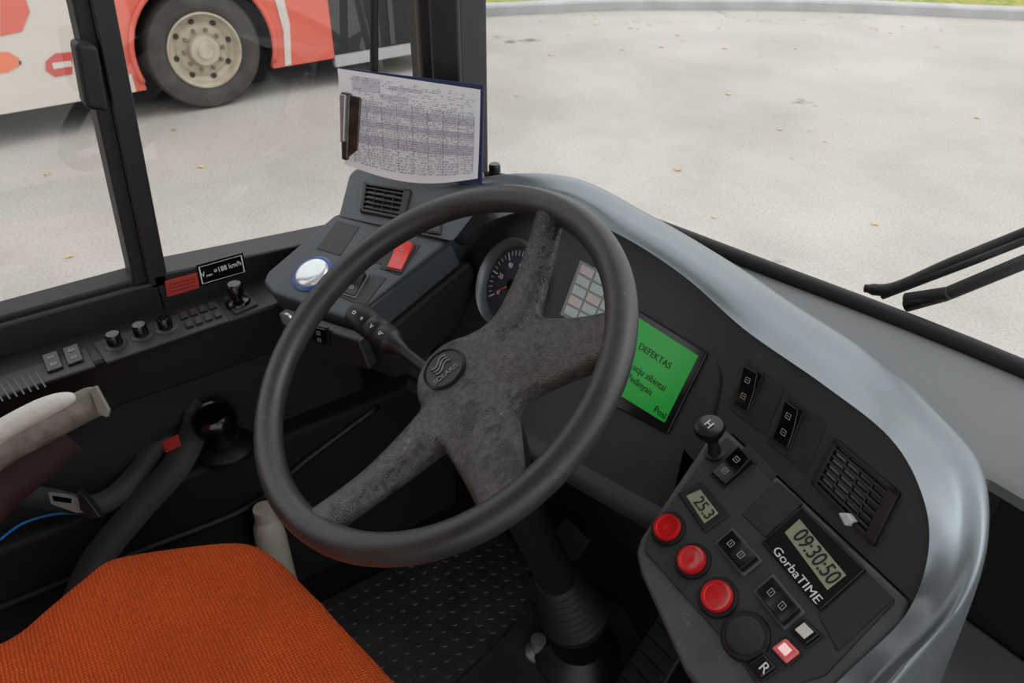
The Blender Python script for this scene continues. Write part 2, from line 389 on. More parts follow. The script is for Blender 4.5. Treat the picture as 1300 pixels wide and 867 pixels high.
# A pillar
ap=empty('windscreen_pillar')
prism('pillar_core',[Vector(p) for p in((-1.25,.67,2.0),(-1.16,.635,2.0),(-1.11,.68,2.0),(-1.13,.752,2.0),(-1.25,.745,2.0))],
 [Vector(p) for p in((-1.25,.67,.4),(-1.16,.625,.4),(-1.105,.67,.4),(-1.125,.735,.4),(-1.25,.73,.4))],M_blk,ap,.008)
prism('pillar_trim',[Vector(p) for p in((-1.155,.655,2.0),(-1.135,.645,2.0),(-1.10,.675,2.0),(-1.115,.69,2.0))],
 [Vector(p) for p in((-1.155,.645,.7),(-1.135,.635,.7),(-1.095,.665,.7),(-1.115,.68,.7))],mat('pillar_grey',(38,40,43),.5),ap,.006)
box('ceiling',(-1.25,-2.6,2.0),(1.25,.74,2.06),mat('ceiling_grey',(190,190,188),.8),bev=0)  # roof above the view, included to shade the cab
box('added_rear_wall',(-1.25,-2.66,-.3),(1.25,-2.6,2.0),mat('added_rear_grey',(120,120,120),.8),bev=0)  # unseen closing wall, added to dim light from behind
cp=[PX(475,y,-1.17) for y in (-60,0,40,95,140)]
pp=[];rr=[]
for i in range(121):
    t=i/120; pp.append(cp[0]*(1-t)+cp[-1]*t); rr.append(.0075 if i%2 else .0058)
sweep('mirror_cable_conduit',pp,rr,M_rub,None,12)

# left ledge with control strip
ld=empty('side_ledge_panel')
LZ=.655
prism('ledge',[Vector(p) for p in((-1.2,-1.5,LZ),(-1.2,.42,LZ),(-1.09,.42,LZ),(-1.09,-1.5,LZ))],[Vector(p) for p in((-1.2,-1.5,.56),(-1.2,.42,.56),(-1.10,.42,.56),(-1.10,-1.5,.56))],M_blk,ld,.006)
LF=Fr((-1.15,0,LZ),(0,1,0),(-1,0,0))
plate('strip_plate',LF,[(118,437),(275,384),(292,408),(135,462)],.003,M_blank,ld,.002)
plate('strip_plate_b',LF,[(-30,490),(110,443),(122,466),(-20,512)],.003,M_blank,ld,.002)
plate('strip_plate_c',LF,[(284,380),(313,370),(328,388),(298,400)],.004,M_blank,ld,.002)
V2=[]
for i in range(7):
    x=-10+i*9; V2.append([LF.loc(x,488-(x*.33)),LF.loc(x+2,487-(x*.33)),LF.loc(x+16,508-(x*.33)),LF.loc(x+14,509-(x*.33))])
rects('strip_grooves',LF,V2,.0035,M_gloss,ld)
for (x,y) in((148,436),(181,424),(212,415)):
    p=LF.P(x,y+4); e=empty('rotary_knob')
    lathe('base',p,(0,0,1),[(.017,0),(.017,.004),(.013,.006),(0,.006)],M_blank,e,28)
    lathe('cap',p,(0,0,1),[(.011,.004),(.0105,.020),(.009,.023),(0,.023)],M_gloss,e,24)
    c0=LF.loc(x,y+4); L=[]
    for t in [math.radians(a) for a in range(-130,131,20)]:
        a=c0[0]+.019*math.cos(t); b=c0[1]+.019*math.sin(t); L.append([(a-.0008,b-.0008),(a+.0008,b-.0008),(a+.0008,b+.0008),(a-.0008,b+.0008)])
    rects('scale_marks',LF,L,.0038,M_edge,e)
e=empty('mirror_joystick'); p=LF.P(303,386)
lathe('base',p,(0,0,1),[(.02,0),(.02,.004),(.017,.008),(.008,.01),(.007,.018),(.0125,.02),(.0125,.034),(.010,.038),(0,.038)],M_gloss,e,28)
for (x,y) in((68,464),(94,455)):
    rocker(LF,[(x-13,y-6),(x+7,y-13),(x+14,y+6),(x-6,y+13)],m=M_gloss,icon=True,hs=(.01,.008,.007))
e=empty('button_pad')
for r_ in range(2):
    for c_ in range(4):
        x=233+c_*12+r_*7; y=404-c_*4.2+r_*11
        plate('key_%d%d'%(r_,c_),LF,[(x-5,y-3),(x+4,y-6),(x+7,y+2),(x-2,y+5)],.007,M_blk,e,.001)
        a=LF.loc(x+1,y-1); rects('mark_%d%d'%(r_,c_),LF,[[(a[0]-.002,a[1]-.0006),(a[0]+.002,a[1]-.0006),(a[0]+.002,a[1]+.0006),(a[0]-.002,a[1]+.0006)]],.0074,M_edge,e)
# stickers on wall under window
WF=Fr((-1.1825,0,.69),(0,1,0),(0,0,1))
e=empty('speed_limit_label')
plate('plate',WF,[(249,336),(308,320),(313,346),(254,363)],.002,M_gloss,e,.001)
Q=[(251.5,338.5),(306,323),(310.5,344.5),(256,360)]
def outline(fr,Q,w,c,m,par,nm='outline'):
    P=[Vector(fr.loc(*q)+(0,)) for q in Q]; ce=sum(P,Vector((0,0,0)))/len(P); L=[]
    I=[p+(ce-p).normalized()*w for p in P]
    n=len(P)
    for i in range(n):
        j=(i+1)%n; L.append([tuple(P[i].xy),tuple(P[j].xy),tuple(I[j].xy),tuple(I[i].xy)])
    rects(nm,fr,L,c,m,par)
outline(WF,Q,.0018,.0023,M_white,e)
tdx=WF.P(306,333)-WF.P(256,349)
text('lettering','V     =188 km/h',WF.P(281,341.5,.0024),tdx,WF.e2,.0125,M_white,e,sx=.82)
text('lettering_small','max',WF.P(266,349,.0024),tdx,WF.e2,.006,M_white,e)
e=empty('red_sticker'); plate('plate',WF,[(209,357),(250,346),(253,365),(212,377)],.0018,mat('sticker_red',(165,50,42),.5),e,.0008)
L=[]
for i in range(3):
    y=362+i*4.5; L.append([WF.loc(214,y-1),WF.loc(247,y-10),WF.loc(247,y-9),WF.loc(214,y)])
rects('lines',WF,L,.0021,mat('sticker_ink',(90,18,16),.5),e)

# lower side console
sc=empty('side_console')
prism('body',[Vector(p) for p in((-1.2,-1.5,.40),(-1.2,.62,.40),(-1.08,.62,.40),(-1.08,-1.5,.40))],[Vector(p) for p in((-1.2,-1.5,0),(-1.2,.62,0),(-1.10,.62,0),(-1.10,-1.5,0))],M_low,sc,.012)
prism('wall_cover',[Vector(p) for p in((-1.195,-1.5,.56),(-1.195,.45,.56),(-1.15,.45,.56),(-1.15,-1.5,.56))],[Vector(p) for p in((-1.195,-1.5,.38),(-1.195,.45,.38),(-1.12,.45,.38),(-1.12,-1.5,.38))],M_low,sc,.01)
sweep('pocket_edge',crom([Vector((-1.08,-.35,.30)),Vector((-1.08,.0,.285)),Vector((-1.08,.18,.28)),Vector((-1.08,.30,.33)),Vector((-1.08,.45,.385))],6),.007,M_blk,sc,8)
e=empty('parking_brake_lever'); p=PZ(288,572,.40)
lathe('base',p,(0,0,1),[(.048,0),(.048,.012),(.040,.02),(.022,.024),(.022,.05)],M_blk,e,32)
lathe('knob',p,(.12,-.1,1),[(.02,.045),(.032,.055),(.036,.075),(.034,.090),(.026,.098),(.024,.095),(0,.094)],M_gloss,e,32)

# ================================================================== DASHBOARD
ds=empty('dashboard')
K=Fr((-.549,.61,.718),(1,0,0),(0,.5,.866))
P0=K.P(905,500); b=math.radians(10)
J=Fr(P0,(math.cos(b),-math.sin(b),0),(math.sin(b)*.5,math.cos(b)*.5,.866))
Q1=J.P(930,550); Q2=J.P(1160,765)
g=math.radians(33)
N=Fr(Q1,Q2-Q1,Vector((math.sin(b)*math.cos(g),math.cos(b)*math.cos(g),math.sin(g))))
def sF(fr,x,y,d):
    r=ray(x,y); return (fr.o-C).dot(fr.n)/r.dot(fr.n)-d
def sJ(x,y,d=.004): return sF(J,x,y,d)
def sN(x,y,d=.004): return sF(N,x,y,d)
def sK(x,y,d=.004): return sF(K,x,y,d)
A=[(556,425,sK(556,425,.02)),(566,350,sK(566,350,.03)),(596,300,sK(596,300,.045)),(647,272,sK(647,272,.06)),(712,268,1.105),(790,300,1.025),(870,352,.968),(945,418,sJ(945,418,.016)),(1045,488,sJ(1045,488,.010)),(1130,556,sJ(1130,556,.008)),(1172,632,sJ(1172,632,.008)),(1178,705,sJ(1178,705,.008)),(1150,780,sN(1150,780,.006)),(1085,845,sN(1085,845,.006)),(1020,905,sN(1020,905,.006))]
B=[(535,415,1.31),(540,335,1.29),(570,278,1.265),(632,246,1.205),(720,242,1.115),(810,285,1.038),(900,342,.975),(985,408,.915),(1080,470,.855),(1160,538,.795),(1208,612,.745),(1216,700,.705),(1186,785,.685),(1115,858,.69),(1055,925,.70)]
Cc=[(515,400,1.36),(520,320,1.35),(550,262,1.33),(615,228,1.27),(725,230,1.18),(828,279,1.11),(925,335,1.05),(1012,392,.985),(1110,455,.92),(1200,535,.845),(1248,600,.775),(1254,690,.715),(1222,775,.68),(1148,858,.672),(1085,930,.68)]
a3=[W(*p) for p in A]; b3=[W(*p) for p in B]; c3=[W(*p) for p in Cc]
yd=Vector((0,1,0)); z3=[]
for i,p in enumerate(a3):
    fr=K if i<7 else (J if i<12 else N)
    d=yd if i<7 else -fr.n
    z3.append(fr.drop(p,d))
d3=[]
for i,(p,q) in enumerate(zip(a3,c3)):
    o=(q-p); o.z=0; o.normalize(); d3.append(q+o*.012+U(-.13))
S=[crom(x,8) for x in (z3,a3,b3,c3,d3)]
cols=[]
for k in range(len(S[0])):
    z,a=S[0][k],S[1][k]
    col=[z,z*.5+a*.5]+crom([S[1][k],S[2][k],S[3][k],S[4][k]],7)
    cols.append(col)
rows=[[c[i] for c in cols] for i in range(len(cols[0]))]
hood=grid('hood',rows,M_hood,ds,True)
hood.data.materials.append(M_pod)
nc=len(rows[0])
for pgn in hood.data.polygons:
    if (min(pgn.vertices)%nc)<22: pgn.material_index=1  # left end takes the darker pod grey, painting in its duller light
hood.data.set_sharp_from_angle(angle=math.radians(60))
kf=[K.drop(p,yd) for p in crom(z3[0:8],8)]
kpoly=kf+[K.P(905,500),K.P(868,570),K.P(850,650),K.P(700,570),K.P(540,480)]
mk('cluster_face',kpoly,[tuple(range(len(kpoly)))],M_face,ds)
jf=[J.drop(p,J.n) for p in crom(z3[7:12],8)]
jpoly=jf+[J.P(1170,772),Q2,Q1,J.P(885,590),J.P(868,570),J.P(905,500)]
mk('switch_face',jpoly,[tuple(range(len(jpoly)))],M_face,ds)
# raised sub-panel outline of the cluster (thin ridge between screen and switches)
sweep('panel_seam',crom([J.P(905,440,.001),J.P(915,480,.001),J.P(905,530,.001),J.P(893,556,.001)],6),.0014,M_low,ds,8)
# console
cons=[(897,556),(922,542),(1158,762),(1150,790),(1085,850),(1020,912),(960,935),(905,895),(868,850),(812,726),(806,700),(812,682)]
L=[N.loc(x,y) for x,y in cons]
top=[N.pt(a,b_,0) for a,b_ in L]; cen=sum(top,Vector((0,0,0)))/len(top)
bot=[p+(cen-p)*.12+Vector((.03,.05,-.14)) for p in top]
prism('console_body',top,bot,M_cons,ds,.006,4)
plate('console_inlay',N,[(902,572),(924,556),(1136,765),(1048,858),(1008,870),(960,868),(925,820),(818,700),(824,678)],.0025,M_face,ds,.002)
# lower cluster lip + underside
lipU=[K.P(x,y,.0) for x,y in((530,475),(640,530),(740,590),(860,655))]
rows=[crom(lipU,6),crom([p+K.n*.015-K.e2*.012 for p in lipU],6),crom([p+K.n*.012-K.e2*.03 for p in lipU],6),crom([p+Vector((0,.05,-.06)) for p in lipU],6),crom([p+Vector((0,.2,-.10)) for p in lipU],6)]
grid('cluster_lower_lip',rows,M_face,ds)
box('underdash_block',(-1.1,.66,.35),(-.18,.84,.62),M_low,ds,.03)
# cowl
xs=np.linspace(-1.15,1.19,len(wbc))
inn=[Vector((x,.70 if x<-.2 else .735,.752)) for x in xs]
cow=grid('cowl',[[Vector((p.x,p.y+.004,p.z-.022)) for p in inn],[p+U(-.006) for p in inn],[p+Vector((0,.012,0)) for p in inn],[Vector((p.x,p.y,.757)) for p in wbc]],M_cowl,ds,True)
cow.data.set_sharp_from_angle(angle=math.radians(35))
grid('cowl_underside',[[Vector((p.x,p.y+.004,p.z-.022)) for p in inn],[Vector((p.x,.80 if p.x>-.2 else .72,.735)) for p in inn],[Vector((p.x,.80 if p.x>-.2 else .72,.3)) for p in inn]],M_low,ds,False)
box('lower_shelf',(-.22,.60,.44),(1.15,.80,.50),M_cowl,ds,.012)
box('lower_shelf_front',(-.20,.62,0),(1.15,.78,.44),M_low,ds,.01)
# --- left pod
TL=W(335,356,1.235);TLb=W(428,268,1.29);TRf=W(452,402,1.15)
Mp=Fr(TL,TRf-TL,TLb-TL)
podpx=[(333,358),(338,345),(424,272),(436,268),(572,304),(455,400),(440,404),(345,372)]
L=[Mp.loc(x,y) for x,y in podpx]
top=[Mp.pt(a,b_,0) for a,b_ in L]
prism('pod_body',top,[p+Vector((0,.02,-.05)) for p in top],M_pod,ds,.007,4)
ub=[p+Vector((0,.035,-.05)) for p in top]
prism('pod_underside',ub,[p+Vector((0,.03,-.09)) for p in ub],M_low,ds,.006)
R=Fr(W(430,270,1.285),W(570,302,1.19)-W(430,270,1.285),W(448,220,1.33)-W(430,270,1.285))
rq=[(428,276),(575,308),(622,248),(600,226),(452,214),(442,222)]
L=[R.loc(x,y) for x,y in rq]; top=[R.pt(a,b_) for a,b_ in L]
dv=[(-.08,.16,-.02),(-.12,.09,-.02),(-.12,.07,-.02),(-.12,.07,-.02),(-.08,.16,-.02),(-.08,.16,-.02)]
prism('riser',top,[p+Vector(d) for p,d in zip(top,dv)],M_pod,ds,.008,4)
r0=[W(450,402,1.15),W(512,352,1.17),W(574,303,1.19)]
r3=[K.P(535,485),K.P(556,420),K.P(600,300)]
r1=[a_*.7+b_*.3+U(-.012) for a_,b_ in zip(r0,r3)]; r2=[a_*.3+b_*.7+U(-.012) for a_,b_ in zip(r0,r3)]
grid('pod_bridge',[crom(list(r_),6) for r_ in zip(*[crom([a_,b_,c_,d_],4) for a_,b_,c_,d_ in zip(r0,r1,r2,r3)])],M_pod,ds)
grid('pod_bridge_underside',[crom([r0[0],r1[0],r2[0],r3[0]],4),crom([q+Vector((0,.06,-.10)) for q in (r0[0],r1[0],r2[0],r3[0])],4)],M_low,ds)
UF=Fr(W(400,425,1.17),W(430,432,1.15)-W(375,415,1.185),(0,0,1))
plate('under_panel',UF,[(352,398),(455,432),(470,470),(420,462),(362,430)],.0,M_blk,ds,.004,-.02)
for x,y in((384,417),(408,424)):
    rocker(UF,[(x-10,y-12),(x+8,y-8),(x+10,y+14),(x-8,y+9)],icon=True,hs=(.006,.005,.004))
e=empty('key_socket'); lathe('ring',UF.P(366,405),UF.n,[(.011,0),(.011,.004),(.007,.005),(0,.005)],M_steel,e,20)
# pod items
e=empty('rotary_light_switch'); p=Mp.P(397,348)
lathe('ring',p,Mp.n,[(.034,0),(.034,.002),(.030,.004),(.026,.003)],mat('blue_ring',(46,80,150),.3),e,40)
lathe('knob',p,Mp.n,[(.0275,0),(.027,.005),(.0245,.0075),(.018,.009),(.010,.0097),(0,.010)],mat('sky_sheen_knob',(222,228,232),.16,.45),e,40)  # pale knob colour has the sky's reflection painted in
plate('blank_plate',Mp,[(402,316),(428,280),(457,288),(432,325)],.0012,M_blank,ds,.001)
plate('blank_plate_b',Mp,[(478,334),(492,303),(506,307),(490,338)],.0012,M_blank,ds,.001)
rocker(Mp,[(451,346),(467,351),(452,378),(436,373)],[(448,343),(491,353),(462,390),(430,376)],sur=M_edge)
rocker(Mp,[(478,300),(492,304),(478,330),(464,325)],[(472,296),(496,303),(476,335),(456,328)])
rocker(Mp,[(508,309),(526,314),(510,345),(492,341)],[(500,302),(534,312),(508,350),(482,341)],M_redsw)
vent(R,[(463,233),(523,243),(514,281),(458,270)],5)
for x,y in((534,284),(553,287)): rocker(R,[(x-7,y-13),(x+8,y-10),(x+6,y+10),(x-9,y+8)],icon=True,hs=(.006,.005,.004))
# --- speedometer
SPX=(652,362)
e=empty('speedometer'); sp=K.P(*SPX)
lathe('bezel',sp,K.n,[(.072,-.004),(.072,.014),(.067,.018),(.060,.008),(.060,-.002)],mat('bezel_grey',(112,117,122),.3,.5),e,56,caps=False)
lathe('dial',sp,K.n,[(.060,-.001),(.060,.001),(0,.001)],mat('dial_face',(54,60,68),.3),e,48)
L=[]
o2=K.loc(*SPX)
for i in range(31):
    t=math.radians(225-i*9); r0_=.046 if i%5 else .041
    c_,s_=math.cos(t),math.sin(t); w=.0006 if i%5 else .0011
    L.append([(o2[0]+r0_*c_-w*s_,o2[1]+r0_*s_+w*c_),(o2[0]+.054*c_-w*s_,o2[1]+.054*s_+w*c_),(o2[0]+.054*c_+w*s_,o2[1]+.054*s_-w*c_),(o2[0]+r0_*c_+w*s_,o2[1]+r0_*s_-w*c_)])
rects('ticks',K,L,.0018,M_white,e)
for i in range(7):
    t=math.radians(225-i*45); text('num_%d'%i,str(i*20),K.pt(o2[0]+.033*math.cos(t),o2[1]+.033*math.sin(t),.0015),K.e1,K.e2,.011,M_white,e)
t=math.radians(222); c_,s_=math.cos(t),math.sin(t)
rects('needle',K,[[(o2[0]-.002*s_,o2[1]+.002*c_),(o2[0]+.04*c_,o2[1]+.04*s_),(o2[0]+.04*c_+.0005,o2[1]+.04*s_),(o2[0]+.002*s_,o2[1]-.002*c_)]],.004,mat('needle_orange',(230,90,30),.4),e)
lathe('needle_hub',sp,K.n,[(.009,0),(.009,.006),(0,.007)],M_gloss,e,24)
# indicator-light block
e=empty('warning_light_panel')
kq=[(738,330),(800,364),(768,430),(712,400)]
plate('panel',K,kq,.003,mat('lamp_panel',(140,142,140),.4),e,.0015)
Q=[K.P(x,y,.0032) for x,y in kq]
for i in range(3):
    for j in range(5):
        u0,u1=.05+i*.31,.05+i*.31+.27; v0,v1=.05+j*.185,.05+j*.185+.15
        q=[bil(Q,u0,v0),bil(Q,u1,v0),bil(Q,u1,v1),bil(Q,u0,v1)]
        col=(206,196,194) if (i+j)%3==0 else (186,204,202)
        prism('lamp_%d%d'%(i,j),[p+K.n*.001 for p in q],[p-K.n*.001 for p in q],mat('lamp_%d'%col[0],col,.3),e,.0006,2)
# LCD
e=empty('message_display')
plate('bezel',K,[(801,388),(900,448),(849,552),(745,497)],.004,M_gloss,e,.002)
gq=[(806,399),(889,452),(846,537),(763,486)]
plate('screen',K,gq,.0048,M_green,e,.0006)
dx=K.P(889,452)-K.P(806,399); dy=K.P(806,399)-K.P(763,486)
for s_,x,y in(('DEFEKTAS',831,452),('..ucju zibintai',822,478),('Pedinyais',812,488),('Posl',838,524)):
    text('line_'+s_[:4],s_,K.P(x,y,.0051),dx,dy,.0125,M_greenink,e)
# --- J switches + vent
rocker(J,[(952,466),(969,476),(952,523),(934,512)],[(949,457),(997,492),(972,553),(924,518)])
rocker(J,[(1004,510),(1021,522),(1003,570),(984,557)],[(1002,500),(1050,538),(1024,602),(974,562)])
v=vent(J,[(1062,556),(1145,626),(1111,694),(1032,614)],6)
plate('slider_tab',J,[(1071,652),(1084,652),(1091,662),(1080,669)],.012,mat('tab_white',(205,208,210),.4),v,.002)
# --- console items
plate('blank_plate_c',N,[(942,654),(988,612),(1020,640),(973,684)],.0035,M_blank,ds,.001)
plate('blank_plate_d',N,[(1040,782),(1102,728),(1136,762),(1064,828)],.004,M_blank,ds,.001)
rocker(N,[(942,573),(958,589),(922,619),(905,603)],[(950,564),(988,602),(935,655),(898,612)],hs=(.014,.012,.009,.0085,.008))
rocker(N,[(965,712),(944,729),(912,692),(932,675)],[(938,662),(980,714),(946,740),(902,684)],hs=(.013,.011,.008,.0075,.007),sur=M_edge)
rocker(N,[(1019,777),(996,797),(961,753),(983,734)],[(986,722),(1033,776),(996,806),(950,746)],hs=(.013,.011,.008,.0075,.007),sur=M_edge)
e=empty('temperature_display')
plate('bezel',N,[(862,628),(892,613),(928,655),(896,678)],.005,M_blk,e,.0015)
plate('screen',N,[(873,632),(891,624),(914,654),(896,667)],.0056,M_lcd,e,.0005)
text('digits','25.3',N.P(893.5,645,.006),N.P(914,654)-N.P(891,624),N.P(891,624)-N.P(873,632),.0185,M_lcdink,e,sx=.9)
for (x,y,rad,m) in((850,673,.0155,M_red),(881,714,.0155,M_red),(913,760,.0165,M_red),(948,809,.019,M_blk)):
    e=empty('push_button' if m is M_red else 'rubber_push_button'); p=N.P(x,y)
    lathe('collar',p,N.n,[(rad*1.3,0),(rad*1.3,.004),(rad*1.2,.0065),(rad*1.02,.0065)],M_blk,e,36)
    if m is M_red: lathe('cap',p,N.n,[(rad,.0),(rad,.009),(rad*.93,.0115),(rad*.75,.0112),(rad*.72,.0102),(rad*.3,.0098),(0,.0098)],m,e,36)
    else: lathe('cap',p,N.n,[(rad*1.05,.0),(rad*1.05,.006),(rad*.95,.009),(rad*.5,.011),(0,.0115)],M_blank,e,36)
# clock
e=empty('digital_clock')
plate('case',N,[(968,690),(1020,645),(1101,725),(1043,777)],.006,M_gloss,e,.002)
plate('screen',N,[(998,679),(1017,662),(1076,733),(1052,752)],.0066,M_lcd,e,.0005)
ddx=N.P(1052,752)-N.P(998,679)
text('digits','09:30:50',N.P(1036,706,.007),ddx,N.P(1017,662)-N.P(998,679),.0235,M_lcdink,e,sx=.76)
text('maker_text','GorbaTIME',N.P(1011,729,.0064),N.P(1043,768)-N.P(980,692),N.P(1017,662)-N.P(998,679),.0125,M_white,e,sx=1.15)
for nm,q,m,tx in(('R',[(953,846),(972,832),(988,850),(968,864)],M_gloss,'R'),('r',[(982,826),(1000,813),(1018,831),(1000,845)],mat('pink_lens',(235,110,110),.3),''),('w',[(1008,803),(1025,790),(1044,808),(1025,822)],M_gloss,'')):
    e=empty('indicator_key'); plate('key',N,q,.009,m,e,.002)
    if tx: text('letter',tx,N.P(970,848,.0092),N.P(988,850)-N.P(972,832),N.P(972,832)-N.P(953,846),.014,M_white,e)
    if nm=='r': plate('lamp_glow',N,[(990,826),(999,819),(1009,829),(1000,837)],.0095,mat('lens_light',(250,205,205),.3,emit=.4),e,.0005,.008)
    if nm=='w': plate('label',N,[(1012,803),(1024,794),(1036,806),(1024,815)],.0095,mat('white_lens',(215,214,208),.35),e,.0005,.008)
    plate('bezel',N,[(q[0][0]-4,q[0][1]),(q[1][0],q[1][1]-4),(q[2][0]+4,q[2][1]),(q[3][0],q[3][1]+4)],.005,M_blk,e,.001)
# pull knob H
e=empty('horn_pull_knob'); p=N.P(908,576)
ax=(N.n*.7+U(.5)).normalized()
lathe('stem',p,ax,[(.012,0),(.012,.004),(.008,.005),(.0065,.012),(.0065,.036)],M_blk,e,24)
lathe('knob',p,ax,[(.0065,.028),(.010,.032),(.010,.038),(.0155,.042),(.017,.046),(.0155,.051),(0,.0525)],M_gloss,e,32)
text('letter','H',p+ax*.0535,N.e1,N.e2,.013,M_white,e)

# ================================================================== STEERING WHEEL
T=math.radians(32)
WC=W(547,449,.860)
Wl=Fr(WC,(1,0,0),(0,math.cos(T),math.sin(T)))
RR=.2185; RT=.0165
M_wheel=mat('wheel_rubber',(52,52,52),.38,0,bump=.12,bscale=1200,var=.3,vscale=18,rvar=.07)
def hubmat():
    m=M_wheel.copy(); m.name='wheel_hub_leather'; nt=m.node_tree; b=nt.nodes['Principled BSDF']
    tc=[n for n in nt.nodes if n.type=='TEX_COORD'][0]
    vo=nt.nodes.new('ShaderNodeTexVoronoi'); vo.inputs['Scale'].default_value=480; nt.links.new(tc.outputs['Object'],vo.inputs['Vector'])
    bp=[n for n in nt.nodes if n.type=='BUMP'][0]; bp.inputs['Strength'].default_value=.5; bp.inputs['Distance'].default_value=.0015
    nt.links.new(vo.outputs['Distance'],bp.inputs['Height'])
    n3=nt.nodes.new('ShaderNodeTexNoise'); n3.inputs['Scale'].default_value=150; n3.inputs['Detail'].default_value=5
    nt.links.new(tc.outputs['Object'],n3.inputs['Vector'])
    r3=nt.nodes.new('ShaderNodeValToRGB'); r3.color_ramp.elements[0].position=.35; r3.color_ramp.elements[1].position=.72
    r3.color_ramp.elements[0].color=lin((52,52,52))+(1,); r3.color_ramp.elements[1].color=lin((84,83,81))+(1,)
    nt.links.new(n3.outputs['Fac'],r3.inputs[0]); nt.links.new(r3.outputs[0],b.inputs['Base Color'])
    return m
M_hub=hubmat()
scuff(M_hub,(26,24,23),11,.53,.56,12,.82)
scuff(M_hub,(128,126,121),16,.60,.64,12,.88)
scuff(M_wheel,(92,90,86),20,.60,.70,10,.8)
sw=empty('steering_wheel')
sweep('rim',[Wl.pt(RR*math.cos(t),RR*math.sin(t)) for t in np.linspace(0,2*math.pi,144,endpoint=False)],RT,M_wheel,sw,24,True)
zc0=-.052
def zcf(r): return zc0*(1-min(r/RR,1.1)**2)
def wl(x,y):
    c=zc0*.7
    for _ in range(8):
        a=Wl.loc(x,y,c); c=zcf(math.hypot(*a))
    return np.array(a)
def capd(X,Y,p,q,r0,r1):
    d=q-p; L2=d@d; t=np.clip(((X-p[0])*d[0]+(Y-p[1])*d[1])/L2,0,1)
    return np.hypot(X-p[0]-d[0]*t,Y-p[1]-d[1]*t)-(r0+(r1-r0)*t)
def smin(a,b,k):
    h=np.clip(.5+.5*(b-a)/k,0,1); return b*(1-h)+a*h-k*h*(1-h)
def rimend(x,y):
    a=wl(x,y); return a/np.hypot(*a)*RR
SPK=[(wl(645,440),rimend(700,266),.029,.018,.010),(wl(645,462),rimend(790,425),.054,.027,.02),(wl(604,522),rimend(640,640),.050,.023,.02),(wl(556,545),rimend(400,668),.028,.020,.010)]
def f2(X,Y):
    d=capd(X,Y,wl(588,486),wl(645,468),.052,.052)
    for p,q,a,b_,k in SPK: d=smin(d,capd(X,Y,p,q,a,b_),k)
    return d
def ridge(X,Y):
    h=0
    for p,q,a,b_,k in SPK:
        d=capd(X,Y,p+(q-p)*.15,q,0,0); w=(a+b_)*.42
        h=np.maximum(h,.0055*np.clip(1-(d/w)**2,0,1))
    return h
def f3(X,Y,Z):
    r=np.hypot(X,Y); zc=zc0*(1-np.clip(r/RR,0,1.1)**2)
    d=f2(X,Y); half=.010+.014*np.clip(1-r/.15,0,1)+ridge(X,Y)
    dz=np.abs(Z-zc)-half; q=.0095
    a=d+q; b_=dz+q
    body=np.minimum(np.maximum(a,b_),0)+np.hypot(np.maximum(a,0),np.maximum(b_,0))-q
    return np.maximum(body,r-(RR+.004))
Pv,Fv=surfnet(f3,(-.24,-.24,-.09),(.24,.24,.04),.0028)
o=mk('hub_and_spokes',[Wl.pt(*p) for p in Pv],Fv,M_hub,sw,True)
s_=o.modifiers.new('sm','SMOOTH'); s_.iterations=4; s_.factor=.5
e_=wl(577,481); ec=Wl.pt(e_[0],e_[1],zcf(float(np.hypot(*e_)))+.0205)
lathe('emblem',ec,Wl.n,[(.0265,-.006),(.0265,.0035),(.024,.005),(.0235,.0035),(0,.004)],mat('emblem',(30,30,32),.3,.3),sw,40)
text('emblem_text','SOLARIS',ec+Wl.n*.0045+Wl.e1*.009-Wl.e2*.003,Wl.e2+Wl.e1*.15,-Wl.e1,.009,mat('emblem_grey',(120,120,122),.4,.4),sw)
for k in range(3):
    pp=[ec+Wl.n*.0045+Wl.e1*(-.012+.005*k+.003*math.sin(t*2))+Wl.e2*(-.012+.024*(t/3.14)) for t in np.linspace(0,3.14,12)]
    sweep('emblem_arc_%d'%k,pp,.0012,mat('emblem_grey',(120,120,122)),sw,6)
# column
sc_=empty('steering_column')
c0=WC-Wl.n*.075; c1=Vector((-.648,.60,.10))
lathe('shroud',c0,(c1-c0),[(.03,-.01),(.042,.0),(.046,.03),(.046,.12),(.042,.16),(.034,.17)],M_blk,sc_,32)
lathe('shaft',c0,(c1-c0),[(.030,.15),(.031,.45),(.031,.66)],M_blk,sc_,28)
pr=[]
for i in range(8): pr+= [(.034+.003*i,.50+.018*i),(.040+.003*i,.509+.018*i)]
lathe('boot',c0,(c1-c0),pr+[(.058,.66)],M_rub,sc_,36)
lathe('flange',Vector((-.648,.60,0)),(0,0,1),[(.08,0),(.08,.02),(.07,.03),(.05,.05)],M_blk,sc_,36)
# stalk
st=empty('turn_signal_stalk')
p1=W(450,397,1.065); p0=W(560,484,.965); d=(p0-p1); Ls=d.length
lathe('stalk',p1,d,[(.0,0),(.015,0.0),(.0185,.004),(.0185,.040),(.0172,.042),(.0185,.044),(.0185,.062),(.0172,.064),(.0185,.066),(.018,.084),(.012,.090),(.0075,.112),(.007,Ls)],M_blk,st,32)
mid=(C-(p1+d*.3)).normalized(); perp=d.normalized().cross(mid).normalized(); nn=perp.cross(d.normalized())
for k,s_ in enumerate(('o','*','>','P')):
    pos=p1+d.normalized()*(.016+.02*k)+nn.normalized()*.0188*(1 if nn.dot(mid)>0 else -1)
    text('mark_%d'%k,s_,pos,perp,-d,.011,M_white,st)

